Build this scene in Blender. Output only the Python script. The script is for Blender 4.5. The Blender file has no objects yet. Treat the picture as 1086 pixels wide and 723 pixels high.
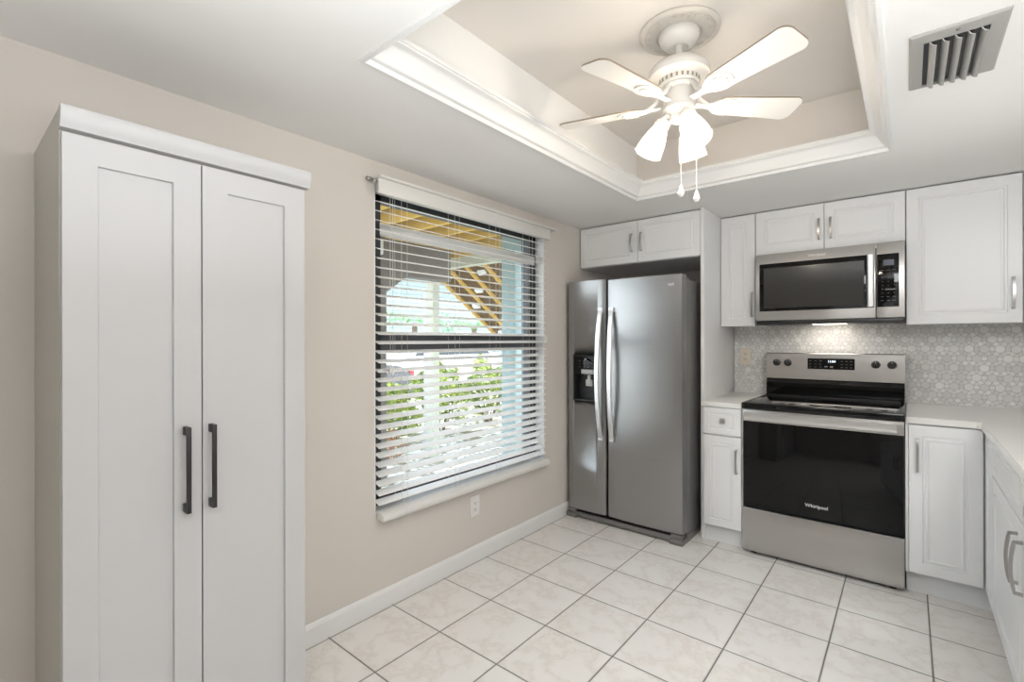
import bpy, bmesh, math, random
from mathutils import Vector, Matrix
random.seed(7)
SC = bpy.context.scene
PI = math.pi
# ------------------------------------------------------------------ camera, world, lights
W, B, H, ZC = -1.9433, 3.85, 2.13, 0.8914      # left wall, back wall, lowered ceiling, counter top
ER, EY, HT = 0.90, -2.6, 2.435                 # right wall, rear wall, tray ceiling
cam = bpy.data.cameras.new('camera'); co = bpy.data.objects.new('camera', cam); SC.collection.objects.link(co)
cam.sensor_width = 36; cam.lens = 508.2 / 1086 * 36; cam.shift_y = -0.9 / 1086; cam.clip_start = 0.02
co.matrix_world = Matrix.Translation((0, 0, 1.28)) @ Matrix.Rotation(0.6907, 4, 'Z') @ Matrix.Rotation(PI / 2, 4, 'X') @ Matrix.Rotation(-0.0021, 4, 'Z')
SC.camera = co
SC.view_settings.view_transform = 'Standard'; SC.view_settings.look = 'None'
SC.view_settings.exposure = 1.14; SC.view_settings.gamma = 1; SC.view_settings.use_curve_mapping = False
wd = bpy.data.worlds.new('sky'); SC.world = wd; wd.use_nodes = True
nt = wd.node_tree; bg = nt.nodes['Background']
tc = nt.nodes.new('ShaderNodeTexCoord'); sx = nt.nodes.new('ShaderNodeSeparateXYZ'); rp = nt.nodes.new('ShaderNodeValToRGB')
nt.links.new(tc.outputs['Generated'], sx.inputs[0]); nt.links.new(sx.outputs['Z'], rp.inputs[0]); nt.links.new(rp.outputs[0], bg.inputs[0])
rp.color_ramp.elements[0].color = (0.95, 0.97, 1, 1); rp.color_ramp.elements[1].color = (0.62, 0.78, 1, 1)
bg.inputs[1].default_value = 2.4

def light(name, kind, loc, target, energy, color, size=1, size_y=None, **kw):
    l = bpy.data.lights.new(name, kind); l.energy = energy; l.color = color
    if kind == 'AREA':
        l.size = size
        if size_y: l.shape = 'RECTANGLE'; l.size_y = size_y
    elif kind == 'POINT': l.shadow_soft_size = size
    elif kind == 'SUN': l.angle = size
    o = bpy.data.objects.new(name, l); SC.collection.objects.link(o); o.location = loc
    d = Vector(target) - Vector(loc); o.rotation_euler = d.to_track_quat('-Z', 'Y').to_euler()
    for k, v in kw.items(): setattr(l, k, v)
    return o
light('sun', 'SUN', (0, 0, 10), (-4.2, -2.0, 0), 3.0, (1, 0.95, 0.86), math.radians(1.0))
light('window_portal', 'AREA', (W - 0.19, 2.015, 1.24), (0, 2.015, 1.24), 1, (1, 1, 1), 1.37, 1.58).data.cycles.is_portal = True
light('bounce_flash_fill', 'AREA', (0.15, 0.15, 1.42), (0.15, 0.16, 2.6), 19, (0.96, 0.98, 1), 1.3, 1.2)  # added fill aimed upward, stands in for a bounced flash
light('added_ceiling_fill', 'AREA', (0.55, 2.3, 1.42), (0.2, 2.4, 2.6), 1.5, (0.96, 0.98, 1), 0.5, 1.8)  # added up-facing fill to brighten the ceiling, no real source here
light('added_room_fill', 'AREA', (0.62, 1.0, 2.08), (0.0, 2.6, 0.2), 9, (0.96, 0.98, 1), 0.45, 0.9)  # added fill for the dim room, no actual ceiling lamp here

# ------------------------------------------------------------------ materials
def nodes(name):
    m = bpy.data.materials.new(name); m.use_nodes = True
    return m, m.node_tree, m.node_tree.nodes['Principled BSDF']
def N(t, kind, **kw):
    n = t.nodes.new(kind)
    for k, v in kw.items(): setattr(n, k, v)
    return n
def mth(t, op, a, b=None, clamp=False):
    n = t.nodes.new('ShaderNodeMath'); n.operation = op; n.use_clamp = clamp
    for i, v in enumerate((a, b)):
        if v is None: continue
        if isinstance(v, (int, float)): n.inputs[i].default_value = v
        else: t.links.new(v, n.inputs[i])
    return n.outputs[0]
def mixc(t, f, a, b):
    n = t.nodes.new('ShaderNodeMix'); n.data_type = 'RGBA'
    if isinstance(f, (int, float)): n.inputs[0].default_value = f
    else: t.links.new(f, n.inputs[0])
    for i, v in ((6, a), (7, b)):
        if isinstance(v, tuple): n.inputs[i].default_value = (*v, 1)
        else: t.links.new(v, n.inputs[i])
    return n.outputs[2]
def bump(t, p, h, s, d=0.002):
    b = t.nodes.new('ShaderNodeBump'); b.inputs['Strength'].default_value = s; b.inputs['Distance'].default_value = d
    t.links.new(h, b.inputs['Height']); t.links.new(b.outputs[0], p.inputs['Normal'])
def pos(t, scale=(1, 1, 1)):
    g = t.nodes.new('ShaderNodeNewGeometry')
    m = t.nodes.new('ShaderNodeMapping'); m.inputs['Scale'].default_value = scale
    t.links.new(g.outputs['Position'], m.inputs[0]); return m.outputs[0]
def noise(t, scale, detail=3, vec=None, rough=0.5):
    n = t.nodes.new('ShaderNodeTexNoise'); n.inputs['Scale'].default_value = scale; n.inputs['Detail'].default_value = detail
    n.inputs['Roughness'].default_value = rough
    t.links.new(vec if vec is not None else pos(t), n.inputs['Vector']); return n.outputs[0]
def ramp(t, f, stops):
    r = t.nodes.new('ShaderNodeValToRGB'); t.links.new(f, r.inputs[0]); e = r.color_ramp.elements
    while len(e) < len(stops): e.new(0.5)
    for i, (p, c) in enumerate(stops): e[i].position = p; e[i].color = (*c, 1) if len(c) == 3 else c
    return r.outputs[0]
def plain(name, col, rough=0.5, metal=0, var=0.03, spec=0.5, tex=0.0, tscale=60, coat=0):
    m, t, p = nodes(name)
    n = noise(t, 3.0)
    a = tuple(max(0, c * (1 - var)) for c in col); b = tuple(min(1, c * (1 + var)) for c in col)
    t.links.new(mixc(t, n, a, b), p.inputs['Base Color'])
    p.inputs['Roughness'].default_value = rough; p.inputs['Metallic'].default_value = metal
    p.inputs['Specular IOR Level'].default_value = spec; p.inputs['Coat Weight'].default_value = coat
    if tex: bump(t, p, noise(t, tscale, 4), tex)
    return m
def steel(name, col, rough, sc):
    m, t, p = nodes(name)
    n = noise(t, 1.0, 4, pos(t, sc), 0.7)
    t.links.new(mixc(t, n, tuple(c * 0.94 for c in col), tuple(c * 1.05 for c in col)), p.inputs['Base Color'])
    p.inputs['Metallic'].default_value = 1
    t.links.new(mth(t, 'ADD', mth(t, 'MULTIPLY', n, 0.12), rough - 0.06), p.inputs['Roughness'])
    p.inputs['Anisotropic'].default_value = 0.5
    bump(t, p, n, 0.05, 0.001)
    return m
def emit(name, col, s, base=None):
    m, t, p = nodes(name)
    p.inputs['Base Color'].default_value = (*(base or col), 1); p.inputs['Roughness'].default_value = 0.3
    p.inputs['Emission Color'].default_value = (*col, 1); p.inputs['Emission Strength'].default_value = s
    return m
M = {}
M['wall'] = plain('wall_paint', (0.67, 0.63, 0.585), 0.75, var=0.015, spec=0.3, tex=0.06, tscale=90)
M['ceil'] = plain('ceiling_paint', (0.84, 0.835, 0.815), 0.8, var=0.015, spec=0.2, tex=0.10, tscale=35)
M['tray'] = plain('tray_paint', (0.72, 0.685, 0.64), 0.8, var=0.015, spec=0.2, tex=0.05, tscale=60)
M['trim'] = plain('white_trim', (0.80, 0.80, 0.79), 0.35, var=0.02, tex=0.03, tscale=25)
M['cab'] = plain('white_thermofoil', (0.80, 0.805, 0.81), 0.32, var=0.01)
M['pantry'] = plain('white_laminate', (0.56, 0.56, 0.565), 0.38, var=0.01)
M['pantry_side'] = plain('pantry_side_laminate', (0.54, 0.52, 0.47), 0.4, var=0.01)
M['counter'] = plain('quartz_counter', (0.80, 0.79, 0.765), 0.16, var=0.04)
M['kick'] = plain('toe_kick', (0.62, 0.62, 0.62), 0.5)
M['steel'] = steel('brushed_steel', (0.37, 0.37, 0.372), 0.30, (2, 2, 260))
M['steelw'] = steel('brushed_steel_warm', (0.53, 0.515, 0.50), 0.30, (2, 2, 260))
M['handle_steel'] = plain('satin_handle_steel', (0.80, 0.80, 0.81), 0.28, 1)
M['nickel'] = plain('satin_nickel', (0.42, 0.41, 0.40), 0.28, 1)
M['fridge_side'] = plain('grey_appliance_side', (0.22, 0.215, 0.21), 0.42, 0.3)
M['base_grey'] = plain('grey_plastic_base', (0.20, 0.19, 0.185), 0.45, 0.2)
M['black'] = plain('black_plastic', (0.012, 0.012, 0.013), 0.35)
M['glass_black'] = plain('black_glass', (0.004, 0.004, 0.0045), 0.04, spec=0.3)
M['cooktop'] = plain('black_cooktop_glass', (0.007, 0.007, 0.0075), 0.06, spec=0.35)
M['ring'] = plain('cooktop_ring', (0.05, 0.05, 0.052), 0.2)
M['handle_black'] = plain('black_pull', (0.018, 0.018, 0.018), 0.42)
M['white_plastic'] = plain('white_plastic', (0.80, 0.79, 0.76), 0.35)
M['ivory_plastic'] = plain('ivory_plastic', (0.74, 0.68, 0.58), 0.35)
M['fan'] = plain('fan_enamel', (0.76, 0.735, 0.69), 0.4, var=0.02)
M['blade'] = plain('fan_blade_white', (0.82, 0.80, 0.76), 0.4, var=0.02)
M['bladeedge'] = plain('fan_blade_edge', (0.30, 0.24, 0.17), 0.6)
M['medal'] = plain('plaster_medallion', (0.62, 0.58, 0.52), 0.7, var=0.05, tex=0.5, tscale=70)
def shade_mat():
    m, t, p = nodes('frosted_glass_shade')
    o = t.nodes['Material Output']; tr = t.nodes.new('ShaderNodeBsdfTransparent'); tr.inputs[0].default_value = (1, 0.97, 0.93, 1)
    p.inputs['Base Color'].default_value = (0.62, 0.60, 0.55, 1); p.inputs['Roughness'].default_value = 0.35
    p.inputs['Emission Color'].default_value = (1, 0.88, 0.70, 1); p.inputs['Emission Strength'].default_value = 0.45
    mx = t.nodes.new('ShaderNodeMixShader'); mx.inputs[0].default_value = 0.55
    t.links.new(tr.outputs[0], mx.inputs[1]); t.links.new(p.outputs[0], mx.inputs[2]); t.links.new(mx.outputs[0], o.inputs[0]); return m
M['shade'] = shade_mat()
M['bulb'] = emit('lit_bulb', (1.0, 0.94, 0.86), 150)
M['vent'] = plain('painted_metal_vent', (0.38, 0.375, 0.355), 0.5, 0.1, tex=0.2, tscale=40)
M['slat'] = plain('white_blind_slat', (0.92, 0.92, 0.92), 0.35)
M['rail'] = plain('white_blind_rail', (0.74, 0.73, 0.70), 0.4)
M['cord'] = plain('blind_cord', (0.72, 0.72, 0.70), 0.7)
M['frame_dark'] = plain('bronze_window_frame', (0.045, 0.048, 0.052), 0.4, 0.2)
M['frame_grey'] = plain('grey_meeting_rail', (0.10, 0.105, 0.115), 0.4, 0.2)
M['print'] = emit('lit_display_digits', (0.75, 0.88, 1), 1.2)
M['mark'] = plain('grey_print', (0.22, 0.22, 0.23), 0.5)
M['logo'] = plain('bright_logo', (0.93, 0.93, 0.94), 0.4)
M['screen'] = plain('grey_lcd', (0.10, 0.11, 0.14), 0.2)
M['light_grey'] = plain('light_grey_plastic', (0.50, 0.50, 0.50), 0.35)
def glass(name):
    m, t, p = nodes(name)
    o = t.nodes['Material Output']; g = t.nodes.new('ShaderNodeBsdfGlossy'); g.inputs['Roughness'].default_value = 0.02
    tr = t.nodes.new('ShaderNodeBsdfTransparent'); tr.inputs[0].default_value = (0.93, 0.96, 0.96, 1)
    fr = t.nodes.new('ShaderNodeLayerWeight')
    fc = mth(t, 'ADD', mth(t, 'MULTIPLY', mth(t, 'POWER', fr.outputs['Facing'], 4.0), 0.5), 0.03)
    mx = t.nodes.new('ShaderNodeMixShader'); t.links.new(fc, mx.inputs[0]); t.links.new(tr.outputs[0], mx.inputs[1]); t.links.new(g.outputs[0], mx.inputs[2])
    t.links.new(mx.outputs[0], o.inputs[0]); return m
M['glass'] = glass('window_glass')
# floor: square marble-look tiles with dark grout
def floor_mat():
    m, t, p = nodes('marble_floor_tile')
    g = t.nodes.new('ShaderNodeNewGeometry'); s = t.nodes.new('ShaderNodeSeparateXYZ'); t.links.new(g.outputs['Position'], s.inputs[0])
    P = 0.332
    def edge(o, off, wd):
        u = mth(t, 'DIVIDE', mth(t, 'SUBTRACT', o, off), P)
        f = mth(t, 'FRACT', mth(t, 'ADD', u, 200.0))
        d = mth(t, 'MULTIPLY', mth(t, 'MINIMUM', f, mth(t, 'SUBTRACT', 1.0, f)), P)
        return mth(t, 'FLOOR', u), d
    ux, dx = edge(s.outputs[0], -1.5881, 0); uy, dy = edge(s.outputs[1], 2.7471, 0)
    d = mth(t, 'MINIMUM', dx, dy)
    gr = ramp(t, d, [(0.0, (1, 1, 1)), (0.0030, (1, 1, 1)), (0.0042, (0, 0, 0))])
    cb = t.nodes.new('ShaderNodeCombineXYZ'); t.links.new(ux, cb.inputs[0]); t.links.new(uy, cb.inputs[1])
    wn = t.nodes.new('ShaderNodeTexWhiteNoise'); wn.noise_dimensions = '3D'; t.links.new(cb.outputs[0], wn.inputs['Vector'])
    vm = t.nodes.new('ShaderNodeVectorMath'); vm.operation = 'MULTIPLY_ADD'; t.links.new(wn.outputs['Color'], vm.inputs[0]); vm.inputs[1].default_value = (9, 9, 9)
    t.links.new(g.outputs['Position'], vm.inputs[2])
    n1 = noise(t, 5.0, 6, vm.outputs[0], 0.62)
    vein = ramp(t, mth(t, 'ABSOLUTE', mth(t, 'SUBTRACT', n1, 0.5)), [(0.0, (1, 1, 1)), (0.02, (0.45, 0.45, 0.45)), (0.07, (0, 0, 0))])
    n2 = noise(t, 2.4, 4, vm.outputs[0])
    base = mixc(t, n2, (0.80, 0.78, 0.755), (0.86, 0.845, 0.825))
    base = mixc(t, mth(t, 'MULTIPLY', vein, 0.34), base, (0.60, 0.53, 0.46))
    base = mixc(t, mth(t, 'MULTIPLY', wn.outputs['Value'], 0.10), base, (0.72, 0.68, 0.62))
    t.links.new(mixc(t, gr, base, (0.06, 0.05, 0.042)), p.inputs['Base Color'])
    t.links.new(mth(t, 'ADD', mth(t, 'MULTIPLY', gr, 0.5), 0.24), p.inputs['Roughness'])
    bump(t, p, mth(t, 'SUBTRACT', 1.0, gr), 0.5, 0.002)
    return m
M['floor'] = floor_mat()
def hex_mat():
    m, t, p = nodes('marble_hex_tile')
    g = t.nodes.new('ShaderNodeNewGeometry'); r = g.outputs['Random Per Island']
    n = noise(t, 22, 5)
    c = ramp(t, r, [(0, (0.70, 0.695, 0.685)), (0.35, (0.77, 0.765, 0.75)), (0.7, (0.83, 0.825, 0.81)), (1, (0.92, 0.91, 0.895))])
    t.links.new(mixc(t, mth(t, 'MULTIPLY', n, 0.35), c, (0.50, 0.49, 0.48)), p.inputs['Base Color'])
    p.inputs['Roughness'].default_value = 0.22
    return m
M['hex'] = hex_mat()
M['grout'] = plain('backsplash_grout', (0.46, 0.455, 0.44), 0.8)
# outdoors
M['stucco'] = plain('grey_stucco', (0.20, 0.18, 0.165), 0.9, var=0.25, tex=0.8, tscale=60)
M['ply'] = plain('brown_plywood', (0.12, 0.07, 0.028), 0.8, var=0.35, tex=0.2, tscale=12)
M['joist'] = plain('yellow_pine', (0.62, 0.40, 0.10), 0.7, var=0.15)
M['post'] = plain('cream_paint', (0.52, 0.54, 0.46), 0.5)
M['spout'] = plain('grey_paint', (0.50, 0.50, 0.52), 0.5)
M['pillar'] = plain('pale_blue_paint', (0.28, 0.38, 0.40), 0.7, tex=0.2)
M['extwhite'] = plain('exterior_white', (0.80, 0.80, 0.80), 0.6)
def leafmat(name, a, b):
    m, t, p = nodes(name); g = t.nodes.new('ShaderNodeNewGeometry')
    t.links.new(ramp(t, g.outputs['Random Per Island'], [(0, a), (1, b)]), p.inputs['Base Color'])
    p.inputs['Roughness'].default_value = 0.45; return m
M['leaf'] = leafmat('yellow_green_leaf', (0.08, 0.17, 0.02), (0.50, 0.55, 0.10))
M['redleaf'] = leafmat('red_leaf', (0.35, 0.10, 0.05), (0.55, 0.40, 0.20))
M['palm'] = leafmat('palm_leaf', (0.05, 0.20, 0.05), (0.20, 0.42, 0.13))
M['trunk'] = plain('trunk', (0.16, 0.11, 0.08), 0.9, tex=0.5, tscale=20)
M['carwhite'] = plain('car_white', (0.78, 0.80, 0.82), 0.2, coat=0.5)
M['cardark'] = plain('car_dark', (0.05, 0.05, 0.06), 0.2, coat=0.5)
M['tyre'] = plain('tyre', (0.02, 0.02, 0.02), 0.8)
M['carglass'] = plain('car_glass', (0.03, 0.04, 0.045), 0.08)
M['taillight'] = plain('tail_light', (0.5, 0.02, 0.02), 0.2)
def gravel():
    m, t, p = nodes('white_gravel')
    v = t.nodes.new('ShaderNodeTexVoronoi'); v.inputs['Scale'].default_value = 14; t.links.new(pos(t), v.inputs['Vector'])
    c = ramp(t, v.outputs['Distance'], [(0, (0.93, 0.90, 0.82)), (0.5, (0.80, 0.76, 0.66)), (0.75, (0.16, 0.13, 0.08))])
    n = noise(t, 3.0, 5)
    t.links.new(mixc(t, ramp(t, n, [(0.5, (0, 0, 0)), (0.62, (1, 1, 1))]), c, (0.20, 0.17, 0.09)), p.inputs['Base Color'])
    p.inputs['Roughness'].default_value = 0.9; bump(t, p, mth(t, 'SUBTRACT', 1.0, v.outputs['Distance']), 1.0, 0.03)
    return m
M['gravel'] = gravel()
M['siding'] = plain('pale_siding', (0.26, 0.30, 0.30), 0.7)
M['roof'] = plain('roof_shingle', (0.35, 0.33, 0.32), 0.9)

# ------------------------------------------------------------------ helpers
def BM(): return bmesh.new()
def box(bm, x0, x1, y0, y1, z0, z1, bev=0.0, seg=2, mi=0):
    if x0 > x1: x0, x1 = x1, x0
    if y0 > y1: y0, y1 = y1, y0
    r = bmesh.ops.create_cube(bm, size=1)
    for v in r['verts']: v.co = Vector(((x0 + x1) / 2 + v.co.x * (x1 - x0), (y0 + y1) / 2 + v.co.y * (y1 - y0), (z0 + z1) / 2 + v.co.z * (z1 - z0)))
    fs = {f for v in r['verts'] for f in v.link_faces}
    for f in fs: f.material_index = mi
    if bev: bmesh.ops.bevel(bm, geom=list({e for v in r['verts'] for e in v.link_edges}), offset=bev, segments=seg, affect='EDGES', profile=0.5, material=mi)
    return bm
def xf(bm, mat, start=0):
    bm.verts.ensure_lookup_table()
    for v in bm.verts[start:]: v.co = mat @ v.co
def lathe(bm, prof, mat=Matrix(), n=40):
    rings = []
    for r, z in prof:
        if r < 1e-6: rings.append([bm.verts.new(mat @ Vector((0, 0, z)))])
        else: rings.append([bm.verts.new(mat @ Vector((r * math.cos(2 * PI * k / n), r * math.sin(2 * PI * k / n), z))) for k in range(n)])
    for a, b in zip(rings, rings[1:]):
        for k in range(n):
            l = (k + 1) % n
            if len(a) == 1 and len(b) == 1: continue
            if len(a) == 1: bm.faces.new((a[0], b[k], b[l]))
            elif len(b) == 1: bm.faces.new((a[k], a[l], b[0]))
            else: bm.faces.new((a[k], a[l], b[l], b[k]))
    return bm
def tube(bm, pts, r, n=10, rr=None, flat=None):
    pts = [Vector(p) for p in pts]; rings = []
    for i, p in enumerate(pts):
        d = (pts[min(i + 1, len(pts) - 1)] - pts[max(i - 1, 0)]).normalized()
        u = d.cross(Vector((0, 0, 1)))
        if u.length < 0.1: u = d.cross(Vector((0, 1, 0)))
        u.normalize(); v = d.cross(u)
        q = rr[i] if rr else r
        rings.append([bm.verts.new(p + u * q * math.cos(2 * PI * k / n) + v * q * math.sin(2 * PI * k / n) * (flat or 1)) for k in range(n)])
    for a, b in zip(rings, rings[1:]):
        for k in range(n): bm.faces.new((a[k], a[(k + 1) % n], b[(k + 1) % n], b[k]))
    bm.faces.new(rings[0][::-1]); bm.faces.new(rings[-1]); return bm
def prism(bm, pts, axis, a, b, mi=0):
    def P(u, v, w):
        return {'x': (w, u, v), 'y': (u, w, v), 'z': (u, v, w)}[axis]
    A = [bm.verts.new(P(u, v, a)) for u, v in pts]; C = [bm.verts.new(P(u, v, b)) for u, v in pts]
    fs = [bm.faces.new(A), bm.faces.new(C[::-1])]
    for k in range(len(pts)): fs.append(bm.faces.new((A[k], C[k], C[(k + 1) % len(pts)], A[(k + 1) % len(pts)])))
    for f in fs: f.material_index = mi
    return bm
ORG = {}
def thing(name, label, cat, loc, group=None):
    o = bpy.data.objects.new(name, None); SC.collection.objects.link(o); o.location = loc; o.empty_display_size = 0.05
    o['label'] = label; o['category'] = cat
    if group: o['group'] = group
    ORG[o.name] = Vector(loc); return o
def obj(name, bm, mat, parent=None, label=None, smooth=True, org=None, angle=35):
    bmesh.ops.recalc_face_normals(bm, faces=bm.faces)
    me = bpy.data.meshes.new(name)
    if parent is not None: off = ORG[parent.name]
    else: off = Vector(org) if org else Vector((0, 0, 0))
    for v in bm.verts: v.co -= off
    bm.to_mesh(me); bm.free()
    for m in (mat if isinstance(mat, (list, tuple)) else [mat]): me.materials.append(M[m] if isinstance(m, str) else m)
    if smooth:
        for p in me.polygons: p.use_smooth = True
        me.set_sharp_from_angle(angle=math.radians(angle))
    o = bpy.data.objects.new(name, me); SC.collection.objects.link(o)
    if parent is not None:
        o.parent = parent; ORG[o.name] = off
    else:
        o.location = off; ORG[o.name] = off
    if label: o['label'] = label
    return o
def single(name, bm, mat, label, cat, org, group=None, **kw):
    o = obj(name, bm, mat, None, label, org=org, **kw); o['category'] = cat
    if group: o['group'] = group
    return o
def struct(name, bm, mat, parent=None, **kw):
    o = obj(name, bm, mat, parent, **kw)
    if parent is None: o['kind'] = 'structure'
    return o
def text_bm(s, size, depth, mat):
    c = bpy.data.curves.new('t', 'FONT'); c.body = s; c.size = size; c.extrude = depth; c.align_x = 'CENTER'; c.align_y = 'CENTER'
    o = bpy.data.objects.new('t', c); SC.collection.objects.link(o)
    dg = bpy.context.evaluated_depsgraph_get(); me = bpy.data.meshes.new_from_object(o.evaluated_get(dg))
    bm = BM(); bm.from_mesh(me); bpy.data.objects.remove(o); bpy.data.curves.remove(c); bpy.data.meshes.remove(me)
    xf(bm, mat); return bm
def face_y(x, y, z): return Matrix.Translation((x, y, z)) @ Matrix.Rotation(PI / 2, 4, 'X')     # text readable from -Y
# panelled door: local x = width, z = height, front towards -y at y=0
STY = {'foil': [(0, 0.018), (0, 0.002), (0.002, 0), (0.052, 0), (0.0545, 0.005), (0.064, 0.005), (0.067, 0.001), (0.074, 0.001), (0.078, 0.003)],
       'slim': [(0, 0.018), (0, 0.002), (0.002, 0), (0.042, 0), (0.0445, 0.005), (0.052, 0.005), (0.055, 0.001), (0.060, 0.001), (0.063, 0.003)],
       'drawer': [(0, 0.018), (0, 0.002), (0.002, 0), (0.034, 0), (0.0365, 0.005), (0.044, 0.005), (0.047, 0.001)],
       'shaker': [(0, 0.020), (0, 0.001), (0.001, 0), (0.064, 0), (0.066, 0.008)],
       'flat': [(0, 0.018), (0, 0.002), (0.002, 0)]}
def panel(w, h, style, face, x, y, z):
    bm = BM(); R = []
    for i, d in STY[style]:
        R.append([bm.verts.new(Vector(c)) for c in ((i, d, i), (w - i, d, i), (w - i, d, h - i), (i, d, h - i))])
    bm.faces.new(R[0]); bm.faces.new(R[-1])
    for a, b in zip(R, R[1:]):
        for k in range(4): bm.faces.new((a[k], a[(k + 1) % 4], b[(k + 1) % 4], b[k]))
    rot = {'-y': 0, '+x': PI / 2, '-x': -PI / 2}[face]
    xf(bm, Matrix.Translation((x, y, z)) @ Matrix.Rotation(rot, 4, 'Z')); return bm
def d_pull(face, x, y, z0, z1, arch=0.028, w=0.011):
    """arched bar pull with two feet, front of door at (x,y)"""
    bm = BM(); n = 12; secs = []
    L = z1 - z0
    path = [(0, z0 + 0.006)]
    for k in range(n + 1):
        s = k / n; path.append((arch * (0.72 + 0.28 * math.sin(PI * s)), z0 + 0.008 + (L - 0.016) * s))
    path.append((0, z1 - 0.006))
    rings = []
    for i, (d, z) in enumerate(path):
        a = Vector(path[min(i + 1, len(path) - 1)]) - Vector(path[max(0, i - 1)]); a.normalize(); nn = Vector((a.y, -a.x)) * 0.0045
        rings.append([bm.verts.new(Vector((sx_, -(d + sg * nn.x), z + sg * nn.y))) for sx_, sg in ((-w / 2, -1), (w / 2, -1), (w / 2, 1), (-w / 2, 1))])
    for a, b in zip(rings, rings[1:]):
        for k in range(4): bm.faces.new((a[k], a[(k + 1) % 4], b[(k + 1) % 4], b[k]))
    bm.faces.new(rings[0][::-1]); bm.faces.new(rings[-1])
    rot = {'-y': 0, '+x': PI / 2, '-x': -PI / 2}[face]
    xf(bm, Matrix.Translation((x, y, 0)) @ Matrix.Rotation(rot, 4, 'Z')); return bm

# ------------------------------------------------------------------ room shell
WY0, WY1, WZ0, WZ1 = 1.33, 2.70, 0.455, 2.03
bm = BM()
box(bm, W - 0.18, W, EY, WY0, -0.15, 2.6); box(bm, W - 0.18, W, WY1, B + 0.15, -0.15, 2.6)
box(bm, W - 0.18, W, WY0, WY1, -0.15, WZ0); box(bm, W - 0.18, W, WY0, WY1, WZ1, 2.6)
struct('wall_left', bm, 'wall', smooth=False)
struct('wall_back', box(BM(), W, ER + 0.15, B, B + 0.15, 0, 2.6), 'wall', smooth=False)
struct('wall_right', box(BM(), ER, ER + 0.15, EY, B, 0, 2.6), 'wall', smooth=False)
struct('wall_rear', box(BM(), W, ER, EY - 0.15, EY, 0, 2.6), 'wall', smooth=False)
struct('floor', box(BM(), W, ER, EY, B, -0.1, 0), 'floor', smooth=False)
TX0, TX1, TY0, TY1 = -1.2647, -0.0648, 0.8391, 2.7208
bm = BM()
box(bm, W, TX0, EY, B, H, HT); box(bm, TX1, ER, EY, B, H, HT); box(bm, TX0, TX1, EY, TY0, H, HT); box(bm, TX0, TX1, TY1, B, H, HT)
box(bm, W, ER, EY, B, HT, 2.6)
for f in bm.faces:
    c = f.calc_center_median()
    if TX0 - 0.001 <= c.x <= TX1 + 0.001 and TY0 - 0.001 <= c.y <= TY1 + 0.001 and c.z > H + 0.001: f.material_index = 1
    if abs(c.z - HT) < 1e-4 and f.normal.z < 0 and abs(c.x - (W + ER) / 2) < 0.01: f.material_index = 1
struct('ceiling', bm, ['ceil', 'tray'], smooth=False)
# crown moulding round the tray
prof = [(-0.014, 2.130), (-0.014, 2.124), (-0.003, 2.122), (0.002, 2.128), (0.004, 2.135), (0.013, 2.137), (0.017, 2.143), (0.019, 2.150), (0.024, 2.158), (0.031, 2.168),
        (0.041, 2.181), (0.052, 2.190), (0.060, 2.195), (0.061, 2.201), (0.066, 2.203), (0.067, 2.214), (0.0, 2.216), (0.0, 2.130)]
bm = BM(); R = []
for e, z in prof: R.append([bm.verts.new(c) for c in ((TX0 + e, TY0 + e, z), (TX1 - e, TY0 + e, z), (TX1 - e, TY1 - e, z), (TX0 + e, TY1 - e, z))])
for a, b in zip(R, R[1:] + R[:1]):
    for k in range(4): bm.faces.new((a[k], a[(k + 1) % 4], b[(k + 1) % 4], b[k]))
struct('trim_1', bm, 'trim', angle=50)
# baseboards
def baseboard(name, x0, x1, y0, y1):
    bm = BM(); box(bm, x0, x1, y0, y1, 0, 0.072)
    ex = 0.004
    if abs(x1 - x0) < abs(y1 - y0): prism(bm, [(x0, 0.072), (x1, 0.072), (x1 - ex, 0.084), (x0 + 0.003, 0.089), (x0, 0.089)], 'y', y0, y1)
    else: prism(bm, [(y1, 0.072), (y0, 0.072), (y0 + ex, 0.084), (y1 - 0.003, 0.089), (y1, 0.089)], 'x', x0, x1)
    struct(name, bm, 'trim', smooth=False)
baseboard('baseboard_left', W, W + 0.013, 0.78, B)
# backsplash: hexagon mosaic, one mesh
bm = BM(); box(bm, -1.008, ER, B - 0.008, B, ZC, 1.42, mi=1)
def clip_poly(pts, x0, x1, z0, z1):
    def cl(ps, f, g):
        out = []
        for i in range(len(ps)):
            a, b = ps[i - 1], ps[i]
            if f(a) != f(b): out.append(g(a, b))
            if f(b): out.append(b)
        return out
    for ax, lim, s in ((0, x0, 1), (0, x1, -1), (1, z0, 1), (1, z1, -1)):
        f = lambda p: (p[ax] - lim) * s >= 0
        def g(a, b):
            t = (lim - a[ax]) / (b[ax] - a[ax]); return (a[0] + t * (b[0] - a[0]), a[1] + t * (b[1] - a[1]))
        pts = cl(pts, f, g)
        if len(pts) < 3: return None
    return pts
def tile(pts):
    pts = clip_poly(pts, -1.006, ER, ZC, 1.42)
    if not pts: return
    a = [bm.verts.new((x, B - 0.008, z)) for x, z in pts]; b = [bm.verts.new((x, B - 0.0105, z)) for x, z in pts]
    try:
        bm.faces.new(b)
        for k in range(len(pts)): bm.faces.new((a[k], a[(k + 1) % len(pts)], b[(k + 1) % len(pts)], b[k]))
    except ValueError: pass
s3 = math.sqrt(3); side = 0.0234; pitch = side * (1 + s3); ins = 0.0011     # hexagons, squares and triangles
def ngon(cx, cz, n, r, a0): return [(cx + r * math.cos(a0 + 2 * PI * k / n), cz + r * math.sin(a0 + 2 * PI * k / n)) for k in range(n)]
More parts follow.
